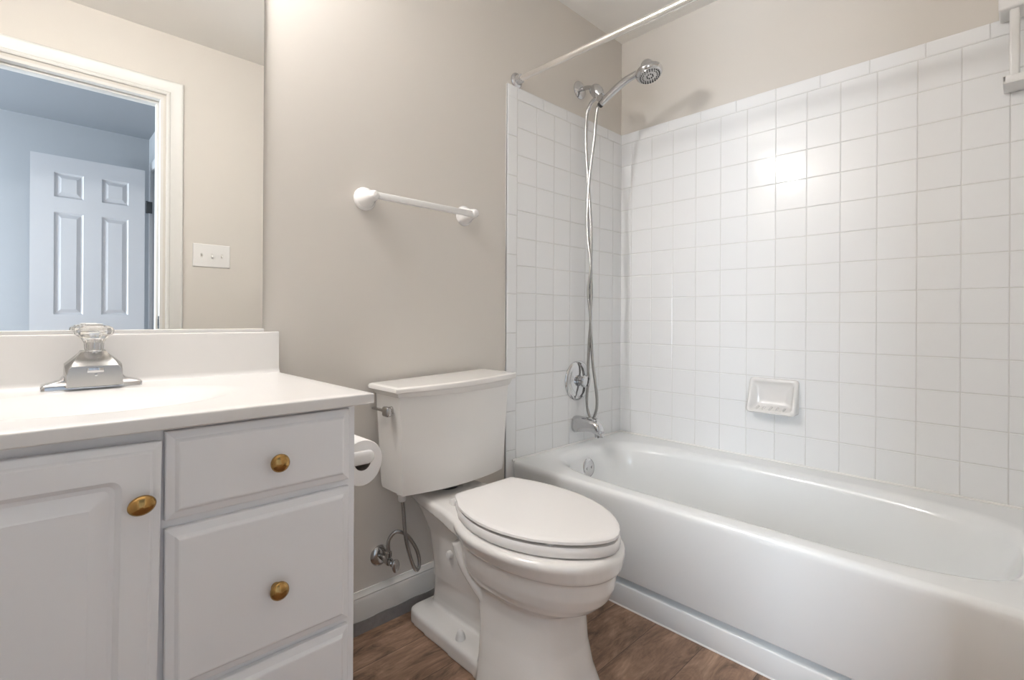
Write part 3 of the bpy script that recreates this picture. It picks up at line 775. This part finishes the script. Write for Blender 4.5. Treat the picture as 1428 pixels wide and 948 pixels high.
# handle rising outward from the bracket
hpts = spline([(SXX, -0.118, 1.897), (SXX, -0.140, 1.911), (SXX, -0.190, 1.936), (SXX, -0.245, 1.958), (SXX, -0.295, 1.968), (SXX, -0.325, 1.970)], 8)
bm = B(); tube(bm, hpts, [0.0125 + 0.003 * math.sin(math.pi * min(1, i / 40 * 1.1)) for i in range(len(hpts))], 18); obj('handle', bm, CHROME, shw)
bm = B(); lathe(bm, (SXX, -0.121, 1.899), (0, -0.05 + 0.9, -0.5), [(0, 0.0135), (0.010, 0.0135), (0.013, 0.010), (0.013, 0.0)], 18); ec = obj('end_cap', bm, BLACK, shw); ec['label'] = 'black rubber handle end'
# head: dome over a wide face looking down and out
hd = Vector((-0.10, -0.30, -0.95)).normalized()
ho = Vector((SXX, -0.343, 1.994))
bm = B(); lathe(bm, ho, hd, [(-0.012, 0.0), (-0.011, 0.012), (-0.006, 0.019), (0.002, 0.024), (0.014, 0.030), (0.026, 0.038), (0.034, 0.047), (0.038, 0.052), (0.044, 0.054), (0.052, 0.053), (0.060, 0.047), (0.062, 0.044), (0.0625, 0.0)], 40); head = obj('head', bm, CHROME, shw)
bm = B(); lathe(bm, ho + hd * 0.0622, hd, [(0, 0.043), (0.0015, 0.0425), (0.002, 0.041), (0.002, 0.0)], 36)
fp = obj('spray_plate', bm, SATIN, shw)
bm = B(); d, u, v = frame_of(hd)
for rr2, nn, s in ((0.038, 24, 0.0030), (0.029, 18, 0.0024), (0.012, 8, 0.003)):
    for i in range(nn):
        a = 2 * math.pi * i / nn
        lathe(bm, ho + hd * 0.0640 + (u * math.cos(a) + v * math.sin(a)) * rr2, hd, [(0, s), (0.0022, s * 0.8), (0.0024, 0.0)], 8)
nz = obj('nozzles', bm, BLACK, fp); nz['label'] = 'rings of black rubber nozzles'; nz['kind'] = 'stuff'
# hose: two strands hanging and twisting, joined by a loop near the tub spout
A_ = [(SXX + 0.001, -0.100, 1.932), (-0.336, -0.062, 1.917), (-0.335, -0.040, 1.868), (-0.332, -0.034, 1.749), (-0.328, -0.043, 1.60), (-0.325, -0.054, 1.45), (-0.321, -0.058, 1.33), (-0.317, -0.054, 1.20), (-0.315, -0.056, 1.08), (-0.315, -0.052, 0.96), (-0.313, -0.056, 0.86), (-0.312, -0.064, 0.76), (-0.313, -0.078, 0.68), (-0.315, -0.090, 0.60), (-0.315, -0.084, 0.545), (-0.315, -0.070, 0.516)]
B_ = [(SXX - 0.006, -0.118, 1.902), (-0.338, -0.101, 1.887), (-0.337, -0.093, 1.85), (-0.334, -0.080, 1.75), (-0.330, -0.054, 1.60), (-0.332, -0.044, 1.45), (-0.329, -0.044, 1.33), (-0.325, -0.058, 1.20), (-0.325, -0.046, 1.08), (-0.323, -0.058, 0.96), (-0.321, -0.049, 0.86), (-0.318, -0.043, 0.76), (-0.314, -0.040, 0.68), (-0.315, -0.034, 0.60), (-0.315, -0.040, 0.545), (-0.315, -0.056, 0.512), (-0.315, -0.070, 0.516)]
path = spline(A_[:-1] + [(-0.315, -0.062, 0.508)] + B_[::-1][2:], 8)
bm = B(); tube(bm, path, 0.0068, 10); hs = obj('hose', bm, BRAID, shw); hs['label'] = 'long looped metal shower hose'
bm = B(); tube(bm, spline([A_[0], (SXX, -0.080, 1.928), A_[1], (-0.3355, -0.048, 1.893)], 5), 0.0085, 12); obj('hose_end', bm, CHROME, shw)

# ------------------------------------------------------------------ shower valve and tub spout
vv = thing('shower_valve', 'round chrome shower control with knob on the tiled wall behind the hose', 'shower valve', (-0.353, -0.009, 0.682))
WY = -0.0092
bm = B(); lathe(bm, (-0.353, WY, 0.682), (0, -1, 0), [(0, 0.089), (0.004, 0.089), (0.009, 0.085), (0.012, 0.077), (0.012, 0.074), (0.014, 0.071), (0.017, 0.058), (0.0195, 0.040), (0.0205, 0.026)], 56); obj('escutcheon', bm, CHROME, vv)
bm = B()
kk = [[(-0.353 + (r * (1.0 if i % 3 else 0.90)) * math.cos(2 * math.pi * i / 24), WY - t, 0.682 + (r * (1.0 if i % 3 else 0.90)) * math.sin(2 * math.pi * i / 24)) for i in range(24)] for t, r in ((0.018, 0.018), (0.022, 0.021), (0.030, 0.021), (0.034, 0.027), (0.046, 0.028), (0.051, 0.024), (0.053, 0.010))]
loft(bm, kk); obj('knob', bm, CHROME, vv, angle=20)
for z in (-0.074, 0.074):
    bm = B(); lathe(bm, (-0.353, WY - 0.0125, 0.682 + z), (0, -1, 0), [(0, 0.005), (0.002, 0.0045), (0.0025, 0.0)], 12); obj('screw', bm, SATIN, vv)
ts = thing('tub_spout', 'chrome tub spout on the tiled wall just above the bathtub rim', 'tub spout', (-0.365, -0.009, 0.49))
bm = B()
rings = []
for y, zc, hx, hz in [(-0.0092, 0.489, 0.031, 0.036), (-0.014, 0.489, 0.033, 0.038), (-0.03, 0.491, 0.031, 0.036), (-0.07, 0.495, 0.028, 0.031), (-0.105, 0.495, 0.026, 0.028), (-0.128, 0.488, 0.025, 0.029), (-0.143, 0.479, 0.023, 0.028), (-0.150, 0.472, 0.019, 0.024), (-0.152, 0.470, 0.010, 0.012)]:
    rings.append([(-0.365 + hx * math.copysign(abs(math.cos(a)) ** 0.8, math.cos(a)), y, zc + hz * math.copysign(abs(math.sin(a)) ** 0.8, math.sin(a))) for a in [2 * math.pi * i / 28 for i in range(28)]])
loft(bm, rings); obj('body', bm, CHROME, ts, angle=50)
bm = B(); lathe(bm, (-0.365, -0.138, 0.466), (0, -0.12, -1), [(0, 0.020), (0.014, 0.020), (0.018, 0.017), (0.018, 0.0)], 24); obj('outlet', bm, CHROME, ts)
bm = B(); lathe(bm, (-0.365, -0.122, 0.512), (0, 0, 1), [(0, 0.004), (0.010, 0.004), (0.012, 0.008), (0.018, 0.008), (0.020, 0.0)], 16); obj('diverter_knob', bm, CHROME, ts)

# ------------------------------------------------------------------ soap dish
sd = thing('soap_dish', 'white ceramic soap dish set in the long tiled wall', 'soap dish', (-0.009, -0.722, 0.59))
yA, yB, zA, zB = -0.634, -0.812, 0.592, 0.727
bm = B()
def sdr(d, x, r=0.012, lip=0.0):
    p = []
    a0, a1, b0, b1 = yB + d, yA - d, zA + d, zB - d
    for cy, cz, s in ((a1 - r, b1 - r, 0), (a0 + r, b1 - r, 90), (a0 + r, b0 + r, 180), (a1 - r, b0 + r, 270)):
        for i in range(7):
            a = math.radians(s + 15 * i); p.append((cy + r * math.cos(a), cz + r * math.sin(a)))
    out = []
    for y, z in p:
        t = max(0.0, min(1.0, (z - zA) / (zB - zA)))
        out.append((x - lip * (1 - t) ** 1.6, y, z))
    return out
W = -0.0088
loft(bm, [sdr(0.0, W), sdr(0.0, W - 0.006, lip=0.035), sdr(0.001, W - 0.012, lip=0.044), sdr(0.005, W - 0.0155, lip=0.047), sdr(0.011, W - 0.0155, lip=0.046), sdr(0.015, W - 0.012, lip=0.040), sdr(0.020, W - 0.006, 0.010, lip=0.014), sdr(0.030, W - 0.003, 0.010, lip=0.004), sdr(0.05, W - 0.0015, 0.008)])
obj('dish', bm, CERAM, sd, angle=60)
bm = B()
for i in range(5):
    y = -0.672 - 0.024 * i
    tube(bm, [(W - 0.018, y, 0.6145), (W - 0.048, y, 0.6075)], 0.0035, 8)
obj('ridges', bm, CERAM, sd)

# ------------------------------------------------------------------ white two-tier shelf in the far corner of the tub
shf = thing('corner_shelf', 'white two-tier shelf rack at the far right end of the tub wall', 'shelf', (-0.06, -1.43, 1.66))
bm = B(); box(bm, -0.105, -0.0098, -1.503, -1.356, 1.862, 1.915, 0.006, 3); obj('upper_shelf', bm, PLAST, shf)
bm = B(); box(bm, -0.105, -0.0098, -1.503, -1.366, 1.646, 1.656, 0.004, 2)
for a, b, c, d in ((-0.105, -0.097, -1.503, -1.366), (-0.105, -0.0098, -1.374, -1.366)): box(bm, a, b, c, d, 1.650, 1.669, 0.003, 2)
obj('lower_tray', bm, PLAST, shf)
for y in (-1.390, -1.490):
    bm = B(); box(bm, -0.094, -0.072, y - 0.011, y + 0.011, 1.655, 1.864, 0.005, 3); obj('post', bm, PLAST, shf)

# ------------------------------------------------------------------ light switch plate seen in the mirror
sw = thing('light_switch', 'white three-gang light switch plate on the beige wall reflected in the mirror', 'light switch', (-1.455, YC, 1.272))
bm = B()
def swr(d, h): return [(-1.455 + sx * (0.084 - d), YC + h, 1.272 + sz * (0.0585 - d)) for sx, sz in ((1, 1), (-1, 1), (-1, -1), (1, -1))]
loft(bm, [swr(0, 0.0002), swr(0, 0.003), swr(0.003, 0.0055), swr(0.012, 0.0065)]); obj('plate', bm, PLAST, sw, angle=20)
for i, up in ((-1, 1), (0, -1), (1, -1)):
    bm = B(); x = -1.455 + 0.046 * i
    box(bm, x - 0.005, x + 0.005, YC + 0.0064, YC + 0.0072, 1.26, 1.284)
    loft(bm, [[(x + a, YC + 0.007, 1.272 + b) for a, b in ((-0.004, -0.006), (0.004, -0.006), (0.004, 0.006), (-0.004, 0.006))], [(x + a, YC + 0.018, 1.272 + up * 0.007 + b) for a, b in ((-0.003, -0.003), (0.003, -0.003), (0.003, 0.003), (-0.003, 0.003))]])
    obj('toggle', bm, TRIMW, sw, smooth=False)

# ------------------------------------------------------------------ open six-panel door in the hall
hy = -3.10
hx0, hx1 = -2.126, -1.520
bm = B()
th = 0.035
xs = [0, 0.115, 0.265, 0.361, 0.511, 0.606]
zs = [0.008, 0.24, 0.80, 0.97, 1.655, 1.755, 1.92, 2.03]
panels = [(1, 1), (3, 1), (1, 3), (3, 3), (1, 5), (3, 5)]
def dv(i, k): return (hx0 + xs[i], zs[k])
for i in range(5):
    for k in range(7):
        (x0, z0), (x1, z1) = dv(i, k), dv(i + 1, k + 1)
        if (i, k) in panels:
            loft(bm, [rect(x0, x1, z0, z1, 0, hy), rect(x0, x1, z0, z1, 0.008, hy - 0.009), rect(x0, x1, z0, z1, 0.014, hy - 0.010), rect(x0, x1, z0, z1, 0.036, hy - 0.002), rect(x0, x1, z0, z1, 0.038, hy - 0.002)], cap0=False)
        else:
            vs = [bm.verts.new(p) for p in ((x0, hy, z0), (x1, hy, z0), (x1, hy, z1), (x0, hy, z1))]; bm.faces.new(vs)
box_b = B()
bmesh.ops.remove_doubles(bm, verts=bm.verts[:], dist=0.0002)
# back and edges
a = [(hx0, zs[0]), (hx0 + 0.606, zs[0]), (hx0 + 0.606, zs[-1]), (hx0, zs[-1])]
vb = [bm.verts.new((x, hy - th, z)) for x, z in a]
vf = [bm.verts.new((x, hy, z)) for x, z in a]
bm.faces.new(vb)
for i in range(4):
    j = (i + 1) % 4; bm.faces.new((vf[i], vf[j], vb[j], vb[i]))
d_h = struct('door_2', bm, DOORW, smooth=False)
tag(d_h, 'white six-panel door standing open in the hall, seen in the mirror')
for z in (1.765, 0.25):
    bm = B(); lathe(bm, (-1.508, hy - 0.006, z - 0.045), (0, 0, 1), [(0, 0.006), (0.09, 0.006)], 12); box(bm, -1.508, -1.474, hy - 0.012, hy - 0.004, z - 0.043, z + 0.043, 0.002)
    o = obj('hinge', bm, HINGEB, d_h); o['label'] = 'black door hinge'
bm = B()
for y0, y1 in ((-2.45, -2.385), (-3.265, -3.20)): box(bm, -1.474, -1.4595, y0, y1, 0, 2.115, 0.003)
box(bm, -1.474, -1.4595, -3.2, -2.45, 2.05, 2.115, 0.003)
struct('trim_13', bm, DOORW)

# ------------------------------------------------------------------ lamps
vl = thing('vanity_light', 'chrome bar light with three round frosted bulbs above the mirror', 'light fixture', (-2.0, 0.0, 2.08))
bm = B(); box(bm, -2.39, -1.77, -0.030, -0.0005, 2.06, 2.16, 0.006); obj('back_plate', bm, CHROME, vl)
for x in (-2.28, -2.08, -1.88):
    bm = B(); lathe(bm, (x, -0.030, 2.11), (0, -1, 0), [(0, 0.032), (0.012, 0.030), (0.028, 0.022), (0.038, 0.020)], 24); s_ = obj('socket', bm, CHROME, vl)
    bm = B(); bmesh.ops.create_uvsphere(bm, u_segments=24, v_segments=14, radius=0.040); bm.transform(Matrix.Translation((x, -0.105, 2.11))); obj('bulb', bm, BULB, vl)

def area(name, loc, rot, sx, sy, power, color):
    l = bpy.data.lights.new(name, 'AREA'); l.shape = 'RECTANGLE'; l.size = sx; l.size_y = sy; l.energy = power; l.color = color
    o = bpy.data.objects.new(name, l); o.location = loc; o.rotation_euler = rot; C.objects.link(o); return o
area('hall_side_fill', (-4.42, (wy0 + wy1) / 2, (wz0 + wz1) / 2), (0, math.radians(-90), 0), wz1 - wz0, wy1 - wy0, HALL_SIDE_FILL_W, (0.78, 0.89, 1.0))  # added fill from the unseen hall end, aimed in through the doorway
area('hall_top_fill', (-2.9, -2.4, HC - 0.03), (0, 0, 0), 0.35, 0.35, HALL_TOP_FILL_W, (0.86, 0.93, 1.0))  # added overhead fill for the hall, out of view and without a fixture
